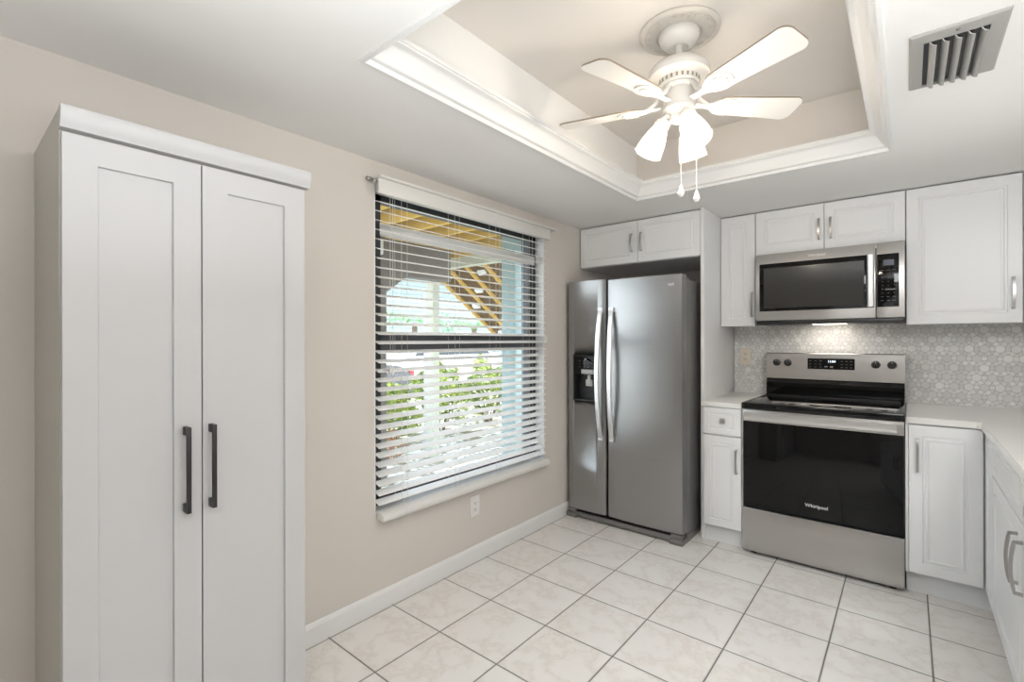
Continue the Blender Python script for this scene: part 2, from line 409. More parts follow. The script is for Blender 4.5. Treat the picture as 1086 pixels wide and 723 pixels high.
for j in range(-1, 12):
    for i in range(-1, 32):
        cx = -1.006 + (i + 0.5 * (j % 2)) * pitch; cz = ZC + j * pitch * s3 / 2
        tile(ngon(cx, cz, 6, side - ins * 1.155, PI / 6))
        for a in (0, PI / 3, 2 * PI / 3):
            tile(ngon(cx + pitch / 2 * math.cos(a), cz + pitch / 2 * math.sin(a), 4, (side / 2 - ins) * math.sqrt(2), a + PI / 4))
        for sz in (1, -1):
            tile(ngon(cx, cz + sz * pitch / s3, 3, side / s3 - 2 * ins, -sz * PI / 2))
struct('trim_2', bm, ['hex', 'grout'], smooth=False)

# ------------------------------------------------------------------ window
bm = BM()
box(bm, W - 0.13, W - 0.07, WY0, WY0 + 0.085, WZ0, WZ1); box(bm, W - 0.13, W - 0.07, WY1 - 0.085, WY1, WZ0, WZ1)
box(bm, W - 0.13, W - 0.07, WY0, WY1, WZ0, WZ0 + 0.06); box(bm, W - 0.13, W - 0.07, WY0, WY1, WZ1 - 0.06, WZ1)
win = struct('window_1', bm, 'frame_dark', smooth=False)
obj('meeting_rail', box(box(BM(), W - 0.10, W - 0.062, WY0 + 0.08, WY1 - 0.08, 1.222, 1.30, 0.003), W - 0.07, W - 0.055, WY0 + 0.08, WY1 - 0.08, 1.300, 1.312), 'frame_grey', win)
obj('sash_bar', box(BM(), W - 0.085, W - 0.068, WY0 + 0.08, WY1 - 0.015, 1.800, 1.862, 0.003), 'rail', win)
for z0, z1 in ((WZ0 + 0.06, 1.222), (1.312, WZ1 - 0.06)):
    obj('pane', box(BM(), W - 0.100, W - 0.095, WY0 + 0.08, WY1 - 0.08, z0, z1), 'glass', win, smooth=False)
bm = BM()
box(bm, W - 0.13, W + 0.001, WY0, WY1, WZ0 - 0.0, WZ0 + 0.012)
obj('window_sill', bm, 'trim', win)
bm = BM()
box(bm, W - 0.07, W + 0.0005, WY1 - 0.006, WY1, WZ0 + 0.012, WZ1 - 0.003); box(bm, W - 0.07, W + 0.0005, WY0, WY0 + 0.006, WZ0 + 0.012, WZ1 - 0.003)
obj('jamb_liner', bm, 'trim', win)

# blind
bl = thing('window_blind', 'white wide-slat venetian blind with pull cords covering the window', 'blind', (W, 2.015, 1.24))
SX = W - 0.002
bm = box(BM(), W + 0.0005, W + 0.078, 1.312, 2.765, 2.034, 2.046, 0.004)
obj('valance_ledge', bm, 'rail', bl)
obj('valance', box(BM(), W + 0.045, W + 0.056, 1.318, 2.700, 1.965, 2.034, 0.002), 'rail', bl)
obj('headrail', box(BM(), W - 0.03, W + 0.035, 1.34, 2.692, 1.985, 2.030), 'rail', bl)
obj('bracket', lathe(BM(), [(0, -0.02), (0.009, -0.02), (0.011, 0), (0.007, 0.012), (0.012, 0.02), (0, 0.022)], Matrix.Translation((W + 0.02, 1.297, 2.03)) @ Matrix.Rotation(-PI / 2, 4, 'X'), 16), 'nickel', bl)
zs = [0.508 + 0.0448 * k for k in range(33)]
tilt = math.radians(16)
for z in zs:
    bm = BM(); n = 6
    top = []; bot = []
    for k in range(n + 1):
        u = -0.025 + 0.05 * k / n; crown = 0.0018 * (1 - (u / 0.025) ** 2)
        x = SX + u * math.cos(tilt); zz = z - u * math.sin(tilt) + crown
        top.append((x, zz + 0.0013)); bot.append((x, zz - 0.0013))
    prism(bm, top + bot[::-1], 'y', WY0 + 0.010, WY1 - 0.010)
    obj('slat', bm, 'slat', bl)
bm = BM(); prism(bm, [(W + 0.006, 0.436), (W + 0.055, 0.430), (W + 0.060, 0.438), (W + 0.058, 0.455), (W + 0.045, 0.466), (W + 0.008, 0.468)], 'y', WY0 + 0.008, WY1 - 0.012)
obj('bottom_rail', bm, 'rail', bl, angle=50)
lad = [1.47, 1.83, 2.17, 2.50]
for y in lad:
    bm = BM()
    tube(bm, [(SX + 0.027, y, 1.99), (SX + 0.027, y, 0.47), (W + 0.059, y, 0.462), (W + 0.061, y, 0.432)], 0.0009, 5)
    tube(bm, [(SX - 0.026, y, 1.99), (SX - 0.026, y, 0.47)], 0.0009, 5)
    tube(bm, [(SX + 0.027, y + 0.035, 1.99), (SX + 0.027, y + 0.035, 0.47)], 0.0008, 5)
    obj('ladder_cord', bm, 'cord', bl)
for y, zb in ((1.400, 1.15), (1.415, 1.14), (2.60, 0.62), (2.625, 0.60), (2.655, 0.58)):
    bm = tube(BM(), [(SX + 0.031, y, 1.99), (SX + 0.032, y, zb)], 0.0011, 5)
    lathe(bm, [(0, zb + 0.02), (0.004, zb + 0.015), (0.007, zb - 0.015), (0.004, zb - 0.03), (0, zb - 0.03)], Matrix.Translation((SX + 0.032, y, 0)), 10)
    obj('pull_cord', bm, 'cord', bl)
obj('cord_cleat', box(BM(), W + 0.0, W + 0.014, 2.695, 2.722, 1.265, 1.305, 0.004), 'white_plastic', bl)

# ------------------------------------------------------------------ ceiling fan
FX, FY = -0.660, 1.783
fan = thing('ceiling_fan', 'white four-blade ceiling fan with three lit glass shades hanging in the tray ceiling', 'ceiling fan', (FX, FY, HT))
T0 = Matrix.Translation((FX, FY, 0))
bm = lathe(BM(), [(0, HT), (0.142, HT), (0.144, HT - 0.006), (0.138, HT - 0.013), (0.130, HT - 0.016), (0.124, HT - 0.012), (0.105, HT - 0.015), (0.09, HT - 0.02), (0.082, HT - 0.018), (0.078, HT - 0.012), (0, HT - 0.012)], T0, 64)
for k in range(28):
    a = 2 * PI * k / 28
    for r0, dz, q in ((0.113, 0.018, 0.008), (0.098, 0.020, 0.005)):
        bmesh.ops.create_icosphere(bm, subdivisions=1, radius=q, matrix=T0 @ Matrix.Translation((r0 * math.cos(a), r0 * math.sin(a), HT - dz + 0.003)) @ Matrix.Diagonal((1, 1, 0.5, 1)))
obj('medallion', bm, 'medal', fan)
obj('canopy', lathe(BM(), [(0, HT - 0.012), (0.073, HT - 0.012), (0.074, HT - 0.022), (0.068, HT - 0.038), (0.055, HT - 0.053), (0.038, HT - 0.062), (0.033, HT - 0.063), (0.030, HT - 0.056), (0.022, HT - 0.054), (0, HT - 0.054)], T0), 'fan', fan)
obj('downrod', lathe(BM(), [(0, HT - 0.05), (0.0125, HT - 0.05), (0.0125, 2.326), (0.018, 2.324), (0.018, 2.315), (0, 2.315)], T0, 20), 'fan', fan)
bm = lathe(BM(), [(0, 2.322), (0.030, 2.321), (0.065, 2.315), (0.092, 2.302), (0.107, 2.285), (0.111, 2.270), (0.108, 2.260), (0.085, 2.254), (0.074, 2.250), (0.072, 2.230), (0.066, 2.226), (0, 2.226)], T0, 56)
obj('motor_housing', bm, 'fan', fan)
bm = BM()
for k in range(24):
    a = 2 * PI * k / 24
    box(bm, 0.070, 0.074, -0.0035, 0.0035, 2.234, 2.247); st = len(bm.verts) - 8; xf(bm, T0 @ Matrix.Rotation(a, 4, 'Z'), st)
obj('vent_slots', bm, 'bladeedge', fan)
obj('flywheel', lathe(BM(), [(0, 2.226), (0.062, 2.226), (0.066, 2.221), (0.064, 2.214), (0.058, 2.210), (0, 2.210)], T0), 'fan', fan)
obj('switch_housing', lathe(BM(), [(0, 2.212), (0.050, 2.212), (0.055, 2.205), (0.056, 2.165), (0.054, 2.150), (0.057, 2.148), (0.057, 2.140), (0.050, 2.134), (0.040, 2.128), (0.034, 2.120), (0.034, 2.100), (0.018, 2.092), (0, 2.090)], T0), 'fan', fan)
# four blades, each with its bracket
bm_z = 2.164
for az in (-23.8, 44.6, -104.8, -166.0):
    A = T0 @ Matrix.Translation((0, 0, bm_z)) @ Matrix.Rotation(math.radians(az), 4, 'Z')
    Pm = A @ Matrix.Rotation(math.radians(-12), 4, 'X')
    r0, r1, w0, w1 = 0.140, 0.462, 0.045, 0.061
    out = []
    for k in range(7): a = PI / 2 + PI * k / 6; out.append((r0 + 0.03 + 0.03 * math.cos(a), w0 * math.sin(a)))
    c = 0.032
    for k in range(7): a = -PI / 2 + PI / 2 * k / 6; out.append((r1 - c + c * math.cos(a), -(w1 - c) + c * math.sin(a)))
    for k in range(7): a = PI / 2 * k / 6; out.append((r1 - c + c * math.cos(a), (w1 - c) + c * math.sin(a)))
    bm = prism(BM(), out, 'z', -0.003, 0.003)
    for f in bm.faces:
        if abs(f.normal.z) < 0.5: f.material_index = 1
    bmesh.ops.recalc_face_normals(bm, faces=bm.faces)
    for f in bm.faces:
        f.material_index = 0 if abs(f.normal.z) > 0.5 else 1
    xf(bm, Pm)
    b = obj('blade', bm, ['blade', 'bladeedge'], fan)
    bm = BM()
    s = [(0.062, 0.012), (0.10, 0.010), (0.125, 0.016), (0.145, 0.034), (0.175, 0.044), (0.205, 0.040), (0.225, 0.022), (0.232, 0)]
    ol = s + [(x, -y) for x, y in s[::-1][1:]]
    prism(bm, ol, 'z', -0.0085, -0.0035)
    prism(bm, [(0.150, 0.022), (0.178, 0.030), (0.202, 0.024), (0.214, 0), (0.202, -0.024), (0.178, -0.030), (0.150, -0.022), (0.140, 0)], 'z', -0.0125, -0.0085)
    for q in ((0.165, 0.018), (0.165, -0.018), (0.200, 0)):
        bmesh.ops.create_icosphere(bm, subdivisions=2, radius=0.005, matrix=Matrix.Translation((q[0], q[1], -0.0125)) @ Matrix.Diagonal((1, 1, 0.5, 1)))
    xf(bm, Pm)
    nb = len(bm.verts)
    tube(bm, [(0.040, 0, 0.056), (0.066, 0, 0.048), (0.086, 0, 0.016), (0.115, 0, -0.004), (0.14, 0, -0.007)], 0.009, 10)
    xf(bm, A, nb)
    obj('blade_bracket', bm, 'fan', fan)
# light kit
for az in (202.6, 82.6, 322.6):
    A = T0 @ Matrix.Rotation(math.radians(az), 4, 'Z')
    D = A @ Matrix.Translation((0.058, 0, 2.096)) @ Matrix.Rotation(math.radians(-27), 4, 'Y')
    bm = BM(); tube(bm, [(0.02, 0, 2.112), (0.045, 0, 2.122), (0.058, 0, 2.114), (0.062, 0, 2.098)], 0.009, 12); xf(bm, A)
    nb = len(bm.verts); lathe(bm, [(0, 0.014), (0.016, 0.014), (0.026, 0.006), (0.028, -0.010), (0.026, -0.012), (0, -0.012)], Matrix(), 28); xf(bm, D, nb)
    obj('light_arm', bm, 'fan', fan)
    pr = [(0.0235, -0.004), (0.025, -0.016), (0.031, -0.032), (0.038, -0.052), (0.044, -0.074), (0.048, -0.096), (0.0505, -0.114), (0.052, -0.122)]
    pr2 = [(r - 0.003, z) for r, z in pr[::-1]]
    bm = lathe(BM(), pr + pr2 + pr[:1], D, 36)
    s = obj('lamp_shade', bm, 'shade', fan, label='lit frosted glass bell shade')
    bm = lathe(BM(), [(0, -0.020), (0.011, -0.022), (0.013, -0.035), (0.022, -0.055), (0.026, -0.070), (0.022, -0.086), (0.010, -0.095), (0, -0.096)], D, 20)
    obj('bulb', bm, 'bulb', s)
# pull chains
for (dx, dy, z0, z1) in ((0.018, -0.030, 2.10, 1.836), (0.060, 0.012, 2.10, 1.818)):
    bm = tube(BM(), [(FX + dx, FY + dy, z0), (FX + dx, FY + dy, z1)], 0.0012, 6)
    for k in range(int((z0 - z1) / 0.012)):
        bmesh.ops.create_icosphere(bm, subdivisions=1, radius=0.0019, matrix=Matrix.Translation((FX + dx, FY + dy, z0 - 0.012 * k)))
    ch = obj('pull_chain', bm, 'fan', fan)
    obj('pull_knob', lathe(BM(), [(0, z1 + 0.014), (0.003, z1 + 0.012), (0.011, z1 - 0.012), (0.0125, z1 - 0.020), (0.008, z1 - 0.028), (0.005, z1 - 0.031), (0, z1 - 0.031)], Matrix.Translation((FX + dx, FY + dy, 0)), 18), 'white_plastic', ch)

# ------------------------------------------------------------------ air vent in the ceiling
v = thing('ceiling_vent', 'grey painted metal air vent with five curved vanes in the ceiling', 'vent', (0.106, 1.938, H))
X0, X1, Y0, Y1 = 0.003, 0.209, 1.753, 2.124; x0, x1, y0, y1 = 0.036, 0.173, 1.802, 2.104
bm = BM()
R = []
for (a, b, c, d, z) in ((X0, X1, Y0, Y1, H), (X0, X1, Y0, Y1, H - 0.003), (X0 + .006, X1 - .006, Y0 + .006, Y1 - .006, H - 0.007), (x0, x1, y0, y1, H - 0.009), (x0, x1, y0, y1, H)):
    R.append([bm.verts.new(q) for q in ((a, c, z), (b, c, z), (b, d, z), (a, d, z))])
for a, b in zip(R, R[1:] + R[:1]):
    for k in range(4): bm.faces.new((a[k], a[(k + 1) % 4], b[(k + 1) % 4], b[k]))
obj('frame', bm, 'vent', v, smooth=False)
obj('vent_shade_sheet', box(BM(), x0, x1, y0, y1, H - 0.002, H - 0.0005), 'black', v, label='dark opening behind the vanes')  # thin black sheet, shade of the opening put in as colour
for k in range(5):
    xc = x0 + 0.016 + k * 0.0265; pts = []
    for s in range(7):
        a = PI / 2 * s / 6; pts.append((xc + 0.014 * (1 - math.cos(a)) - 0.004, H - 0.003 - 0.019 * math.sin(a)))
    pts = pts + [(x + 0.0022, z + 0.0012) for x, z in pts[::-1]]
    obj('vane', prism(BM(), pts, 'y', y0 + 0.001, y1 - 0.001), 'vent', v)
for yy in (1.775,):
    obj('screw', lathe(BM(), [(0, H - 0.0115), (0.004, H - 0.011), (0.0045, H - 0.0075), (0, H - 0.0075)], Matrix.Translation((0.106, yy, 0)), 12), 'base_grey', v)

# ------------------------------------------------------------------ outlets
def outlet(label, x, y, z, face, mat):
    o = thing('wall_outlet', label, 'outlet', (x, y, z))
    rot = Matrix.Translation((x, y, z)) @ Matrix.Rotation({'-y': 0, '+x': PI / 2}[face], 4, 'Z')
    bm = box(BM(), -0.038, 0.038, -0.006, 0, -0.061, 0.061, 0.003); xf(bm, rot); obj('cover_plate', bm, mat, o)
    bm = box(BM(), -0.0165, 0.0165, -0.0085, -0.006, -0.034, 0.034, 0.001); xf(bm, rot); ins = obj('receptacle', bm, mat, o)
    for s in (-1, 1):
        bm = BM(); zc = s * 0.019
        box(bm, -0.008, -0.0055, -0.009, -0.0084, zc - 0.002, zc + 0.007); box(bm, 0.0055, 0.008, -0.009, -0.0084, zc - 0.002, zc + 0.006)
        box(bm, -0.002, 0.002, -0.009, -0.0084, zc - 0.010, zc - 0.006)
        xf(bm, rot); obj('socket_slots', bm, 'black', ins)
outlet('white double outlet low on the beige wall under the window', W, 2.005, 0.317, '+x', 'white_plastic')
outlet('ivory double outlet on the tile backsplash left of the range', -0.929, B - 0.0105, 1.155, '-y', 'ivory_plastic')

# ------------------------------------------------------------------ pantry cabinet
PX = -1.50; PY0, PY1 = 0.188, 0.768
pn = thing('pantry_cabinet', 'tall white two-door pantry cabinet with long black pulls against the left wall', 'cabinet', (W, 0.478, 0))
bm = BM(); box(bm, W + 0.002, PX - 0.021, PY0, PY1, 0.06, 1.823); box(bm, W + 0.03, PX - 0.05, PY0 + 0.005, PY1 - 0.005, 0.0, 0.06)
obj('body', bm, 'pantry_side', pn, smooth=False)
bm = BM(); pf = [(PX - 0.020, 1.772), (PX + 0.001, 1.774), (PX + 0.004, 1.782), (PX + 0.010, 1.792), (PX + 0.013, 1.806), (PX + 0.014, 1.818), (PX + 0.011, 1.824), (PX - 0.020, 1.824)]
prism(bm, pf, 'y', PY0 - 0.001, PY1 + 0.014)
obj('cornice', bm, 'pantry', pn, label='white moulded strip along the top of the doors')
zb, zt = 0.07, 1.764
ym = 0.474
for i, (a, b) in enumerate(((PY0 + 0.002, ym - 0.0015), (ym + 0.0015, PY1 - 0.002))):
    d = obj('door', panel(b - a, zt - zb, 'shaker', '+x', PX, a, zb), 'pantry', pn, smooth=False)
    yh = 0.433 if i == 0 else 0.494
    bm = BM(); z0, z1 = 0.822, 1.050
    box(bm, PX + 0.026, PX + 0.034, yh - 0.0055, yh + 0.0055, z0, z1, 0.001)
    box(bm, PX, PX + 0.027, yh - 0.0055, yh + 0.0055, z0, z0 + 0.022, 0.001); box(bm, PX, PX + 0.027, yh - 0.0055, yh + 0.0055, z1 - 0.022, z1, 0.001)
    obj('handle', bm, 'handle_black', d, label='black bar pull')
for z, x in ((1.715, W + 0.06), (1.50, W + 0.07), (1.0, W + 0.07)):
    obj('cam_cover', lathe(BM(), [(0, 0), (0.006, 0), (0.006, 0.001), (0, 0.0012)], Matrix.Translation((x, PY0, z)) @ Matrix.Rotation(PI / 2, 4, 'X'), 16), 'pantry', pn)

# ------------------------------------------------------------------ cabinets on the back wall
def cabinet(name, label, x0, x1, y0, y1, z0, z1, group=None):
    o = thing(name, label, 'cabinet', ((x0 + x1) / 2, (y0 + y1) / 2, z0), group)
    return o
# tall end panel beside the fridge
single('end_panel', box(BM(), -1.030, -1.0085, 3.155, B, 0.0, H, 0.001), 'cab', 'tall narrow white panel standing between the refrigerator and the range counter', 'panel', (-1.02, 3.5, 0))
# above the fridge
c = cabinet('wall_cabinet', 'white two-door wall cabinet above the stainless refrigerator', -1.937, -1.031, 3.18, B, 1.825, H)
obj('body', box(BM(), -1.937, -1.031, 3.183, B, 1.825, H - 0.004), 'cab', c, smooth=False)
YF = 3.163
for a, b, hx in ((-1.932, -1.469, -1.509), (-1.465, -1.033, -1.437)):
    d = obj('door', panel(b - a, 0.292, 'slim', '-y', a, YF, 1.828), 'cab', c, smooth=False)
    obj('handle', d_pull('-y', hx, YF, 1.902, 2.035), 'nickel', d, label='satin nickel bow pull')
# over the range and microwave
YU = 3.505
c = cabinet('wall_cabinet', 'narrow tall white wall cabinet between the end panel and the microwave', -1.008, -0.787, YU, B, 1.37, H)
obj('body', box(BM(), -1.0075, -0.787, YU + 0.019, B - 0.012, 1.372, H - 0.004), 'cab', c, smooth=False)
d = obj('door', panel(0.2175, 0.750, 'foil', '-y', -1.0055, YU, 1.371), 'cab', c, smooth=False)
obj('handle', d_pull('-y', -0.806, YU, 1.430, 1.600), 'nickel', d, label='satin nickel bow pull')
c = cabinet('wall_cabinet', 'white two-door wall cabinet directly above the microwave', -0.785, -0.011, YU, B, 1.838, H)
obj('body', box(BM(), -0.7855, -0.0105, YU + 0.019, B, 1.838, H - 0.004), 'cab', c, smooth=False)
for a, b, hx in ((-0.783, -0.3995, -0.425), (-0.3965, -0.012, -0.364)):
    d = obj('door', panel(b - a, 0.284, 'foil', '-y', a, YU, 1.838), 'cab', c, smooth=False)
    obj('handle', d_pull('-y', hx, YU, 1.896, 2.032), 'nickel', d, label='satin nickel bow pull')
c = cabinet('wall_cabinet', 'tall wide white wall cabinet to the right of the microwave', -0.009, 0.448, YU, B, 1.366, H)
obj('body', box(BM(), -0.0085, 0.4485, YU + 0.019, B - 0.012, 1.366, H - 0.004), 'cab', c, smooth=False)
d = obj('door', panel(0.453, 0.757, 'foil', '-y', -0.0065, YU, 1.364), 'cab', c, smooth=False)
obj('handle', d_pull('-y', 0.413, YU, 1.432, 1.600), 'nickel', d, label='satin nickel bow pull')
c = cabinet('wall_cabinet', 'white corner wall cabinet at the right edge of the frame', 0.45, ER, YU, B, 1.366, H)
obj('body', box(BM(), 0.4495, ER, YU + 0.019, B - 0.012, 1.366, H - 0.004), 'cab', c, smooth=False)
d = obj('door', panel(0.44, 0.757, 'foil', '-y', 0.4515, YU, 1.364), 'cab', c, smooth=False)

# base cabinets
YB = 3.122; ZB = ZC - 0.031
c = cabinet('base_cabinet', 'narrow white base cabinet with one drawer left of the range', -1.008, -0.773, YB, B, 0, ZB)
bm = box(BM(), -1.0078, -0.774, YB + 0.019, B, 0.113, ZB - 0.001); box(bm, -1.0078, -0.774, 3.178, 3.20, 0, 0.113)
obj('body', bm, 'cab', c, smooth=False)
d = obj('drawer', panel(0.222, 0.170, 'drawer', '-y', -1.0035, YB, 0.688), 'cab', c, smooth=False)
bm = lathe(BM(), [(0, 0), (0.006, 0), (0.006, 0.012), (0, 0.012)], Matrix.Translation((-0.885, YB, 0.779)) @ Matrix.Rotation(PI / 2, 4, 'X'), 14)
box(bm, -0.900, -0.870, YB - 0.024, YB - 0.012, 0.764, 0.794, 0.002)
obj('knob', bm, 'nickel', d, label='square satin nickel knob')
d = obj('door', panel(0.222, 0.565, 'slim', '-y', -1.0035, YB, 0.116), 'cab', c, smooth=False)
obj('handle', d_pull('-y', -0.807, YB, 0.458, 0.612), 'nickel', d, label='satin nickel bow pull')
c = cabinet('base_cabinet', 'white single-door base cabinet in the corner right of the range', -0.010, 0.275, YB, B, 0, ZB)
bm = box(BM(), -0.008, 0.345, YB + 0.019, B, 0.113, ZB - 0.001); box(bm, -0.008, 0.345, 3.178, 3.20, 0, 0.113)
box(bm, -0.0115, 0.0, YB + 0.004, YB + 0.03, 0.113, ZB - 0.001)
obj('body', bm, 'cab', c, smooth=False)
d = obj('door', panel(0.270, 0.738, 'foil', '-y', 0.0015, YB, 0.115), 'cab', c, smooth=False)
obj('handle', d_pull('-y', 0.035, YB, 0.618, 0.788), 'nickel', d, label='satin nickel bow pull')
# right run, doors face -x
XR = 0.2755
def right_unit(label, y0, y1, drawer, hy=None, style='foil', knob=None):
    c = cabinet('base_cabinet', label, XR, ER - 0.01, y0, y1, 0, ZB)
    bm = box(BM(), XR + 0.019, ER - 0.004, y0 + 0.0005, y1 - 0.0005, 0.113, ZB - 0.001); box(bm, 0.345, 0.365, y0, y1, 0, 0.113)
    obj('body', bm, 'cab', c, smooth=False)
    w = y1 - y0 - 0.003
    if drawer:
        d = obj('drawer', panel(w, 0.155, 'drawer', '-x', XR, y1 - 0.0015, 0.702), 'cab', c, smooth=False)
        if knob:
            bm = lathe(BM(), [(0, 0), (0.006, 0), (0.006, 0.012), (0, 0.012)], Matrix.Translation((XR, knob, 0.79)) @ Matrix.Rotation(-PI / 2, 4, 'Y'), 14)
            box(bm, XR - 0.024, XR - 0.012, knob - 0.015, knob + 0.015, 0.775, 0.805, 0.002)
            obj('knob', bm, 'nickel', d, label='square satin nickel knob')
    d = obj('door', panel(w, 0.578 if drawer else 0.742, style, '-x', XR, y1 - 0.0015, 0.115), 'cab', c, smooth=False)
    if hy: obj('handle', d_pull('-x', XR, hy, 0.475, 0.650), 'nickel', d, label='satin nickel bow pull')
right_unit('narrow white base cabinet at the inside corner of the counters', 2.87, 3.105, False, None, 'slim')
right_unit('white base cabinet with drawer on the right, second from the corner', 2.205, 2.868, True, 2.262)
right_unit('white base cabinet with drawer nearest the camera on the right', 1.54, 2.203, True, 2.165, knob=1.965)

# worktops
bm = box(BM(), -1.0083, -0.7745, 3.110, B - 0.008, ZB, ZC, 0.003)
single('countertop', bm, 'counter', 'short pale quartz countertop between the end panel and the range', 'countertop', (-0.89, 3.5, ZB))
bm = BM()
prism(bm, [(-0.0095, 3.118), (0.247, 3.118), (0.262, 3.103), (0.262, 1.52), (ER, 1.52), (ER, B - 0.0105), (-0.0095, B - 0.0105)], 'z', ZB, ZC)
bmesh.ops.recalc_face_normals(bm, faces=bm.faces)
bmesh.ops.bevel(bm, geom=[e for e in bm.edges if all(v_.co.z > ZC - 1e-4 for v_ in e.verts)], offset=0.003, segments=2, affect='EDGES')
single('countertop', bm, 'counter', 'pale quartz L-shaped countertop running from the range around the right corner', 'countertop', (0.3, 3.0, ZB))

# ------------------------------------------------------------------ refrigerator
fr = thing('refrigerator', 'stainless steel side-by-side refrigerator with ice dispenser in the back left corner', 'refrigerator', (-1.5, 3.4, 0))
bm = box(BM(), -1.918, -1.078, 3.035, 3.80, 0.03, 1.665, 0.004)
obj('body', bm, 'fridge_side', fr)
def fridge_door(x0, x1, z0, z1, yb, yf, bow, rl, rr_):
    n = 16; pts = []
    for k in range(n + 1):
        s = k / n; pts.append((x0 + (x1 - x0) * s, yf + bow * (2 * s - 1) ** 2))
    c = 0.012
    pts = [(x0, yb), (x0, yf + bow + c)] + [(x0 + 0.004, yf + bow + 0.003)] + pts[1:-1] + [(x1 - 0.004, yf + bow + 0.003), (x1, yf + bow + c), (x1, yb)]
    bm = prism(BM(), pts, 'z', z0, z1); bmesh.ops.recalc_face_normals(bm, faces=bm.faces)
    return bm
YD = 2.948
ld = fridge_door(-1.913, -1.6045, 0.070, 1.698, 3.03, YD, 0.007, 0, 0)
tmp = obj('door', ld, 'steel', fr, angle=20)
cut = obj('cut', box(BM(), -1.858, -1.672, 2.90, 3.012, 0.852, 1.168), 'black', fr)
md = tmp.modifiers.new('b', 'BOOLEAN'); md.operation = 'DIFFERENCE'; md.object = cut; md.solver = 'EXACT'
bpy.context.view_layer.update()
me = bpy.data.meshes.new_from_object(tmp.evaluated_get(bpy.context.evaluated_depsgraph_get())); tmp.modifiers.clear(); tmp.data = me
while len(me.materials) > 1: me.materials.pop()
for p in me.polygons: p.material_index = 0
bpy.data.objects.remove(cut)
left_door = tmp
right_door = obj('door', fridge_door(-1.592, -1.076, 0.070, 1.690, 3.03, YD, 0.009, 0, 0), 'steel', fr, angle=20)
# dispenser
dz0, dz1, dx0, dx1 = 0.847, 1.173, -1.863, -1.668
bm = BM(); R = []
for i, y in ((0, YD + 0.006), (0, YD - 0.003), (0.003, YD - 0.005), (0.010, YD - 0.004), (0.010, YD + 0.008)):
    R.append([bm.verts.new(q) for q in ((dx0 + i, y, dz0 + i), (dx1 - i, y, dz0 + i), (dx1 - i, y, dz1 - i), (dx0 + i, y, dz1 - i))])
for a, b in zip(R, R[1:]):
    for k in range(4): bm.faces.new((a[k], a[(k + 1) % 4], b[(k + 1) % 4], b[k]))
box(bm, dx0 + 0.006, dx1 - 0.006, YD + 0.055, YD + 0.062, dz0 + 0.006, dz1 - 0.006)
for s in (dx0 + 0.006, dx1 - 0.009): box(bm, s, s + 0.003, YD, YD + 0.058, dz0 + 0.006, dz1 - 0.006)
box(bm, dx0 + 0.006, dx1 - 0.006, YD, YD + 0.058, dz0 + 0.006, dz0 + 0.012)
dp = obj('dispenser', bm, 'black', left_door, label='black ice and water dispenser recess')
bm = box(BM(), dx0 + 0.008, dx1 - 0.008, YD - 0.003, YD + 0.054, 1.035, dz1 - 0.008, 0.002)
dp2 = obj('dispenser_panel', bm, 'glass_black', left_door, label='glossy black dispenser control panel')
bm = box(BM(), -1.795, -1.676, YD - 0.006, YD + 0.01, 1.040, 1.072, 0.003); obj('dispenser_trim', bm, 'light_grey', left_door)
bm = box(BM(), -1.770, -1.716, YD + 0.014, YD + 0.026, 0.952, 1.000, 0.004); prism(bm, [(YD + 0.02, 1.04), (YD + 0.03, 1.04), (YD + 0.024, 1.0), (YD + 0.014, 1.0)], 'x', -1.755, -1.731)
obj('dispenser_paddle', bm, 'light_grey', left_door)
bm = BM()
for i in range(4):
    for j in range(3): box(bm, -1.815 + 0.034 * i, -1.800 + 0.034 * i, YD - 0.0036, YD - 0.0031, 1.088 + 0.022 * j, 1.090 + 0.022 * j)
box(bm, -1.770, -1.750, YD - 0.0036, YD - 0.0031, 1.138, 1.152)
obj('dispenser_icons', bm, 'mark', left_door)
# bowed handles
for door, xt, side in ((left_door, -1.640, -1), (right_door, -1.556, 1)):
    bm = BM(); rings = []; n = 22; z0, z1 = 0.588, 1.500
    for k in range(n + 1):
        s = k / n; z = z0 + (z1 - z0) * s
        d = 0.012 + 0.052 * math.sin(PI * s) ** 0.75
        w = 0.017; th = 0.014
        x = xt + side * 0.006 * math.sin(PI * s)
        y = YD + 0.004 - d
        rings.append([bm.verts.new(q) for q in ((x - w, y + 0.006, z), (x - w + 0.005, y, z), (x + w - 0.005, y, z), (x + w, y + 0.006, z), (x + w - 0.002, y + th, z), (x - w + 0.002, y + th, z))])
    for a, b in zip(rings, rings[1:]):
        for k in range(6): bm.faces.new((a[k], a[(k + 1) % 6], b[(k + 1) % 6], b[k]))
    bm.faces.new(rings[0][::-1]); bm.faces.new(rings[-1])
    box(bm, xt - 0.015, xt + 0.015, YD - 0.012, YD + 0.006, z0, z0 + 0.03); box(bm, xt - 0.015, xt + 0.015, YD - 0.012, YD + 0.006, z1 - 0.03, z1)
    obj('handle', bm, 'handle_steel', door, label='long bowed steel handle')
obj('logo', text_bm('Whirlpool', 0.030, 0.0006, face_y(-1.19, YD + 0.0045, 1.630)), 'logo', right_door, smooth=False)
bm = box(BM(), -1.912, -1.082, 2.975, 3.06, 0.012, 0.048, 0.003)
for k in range(18): box(bm, -1.54 + k * 0.022, -1.524 + k * 0.022, 2.985, 2.99, 0.046, 0.060)
box(bm, -1.915, -1.08, 3.0, 3.05, 0.04, 0.07)
obj('base_grille', bm, 'black', fr)
obj('grille_cover', box(BM(), -1.912, -1.082, 2.962, 2.975, 0.010, 0.044, 0.003), 'base_grey', fr)
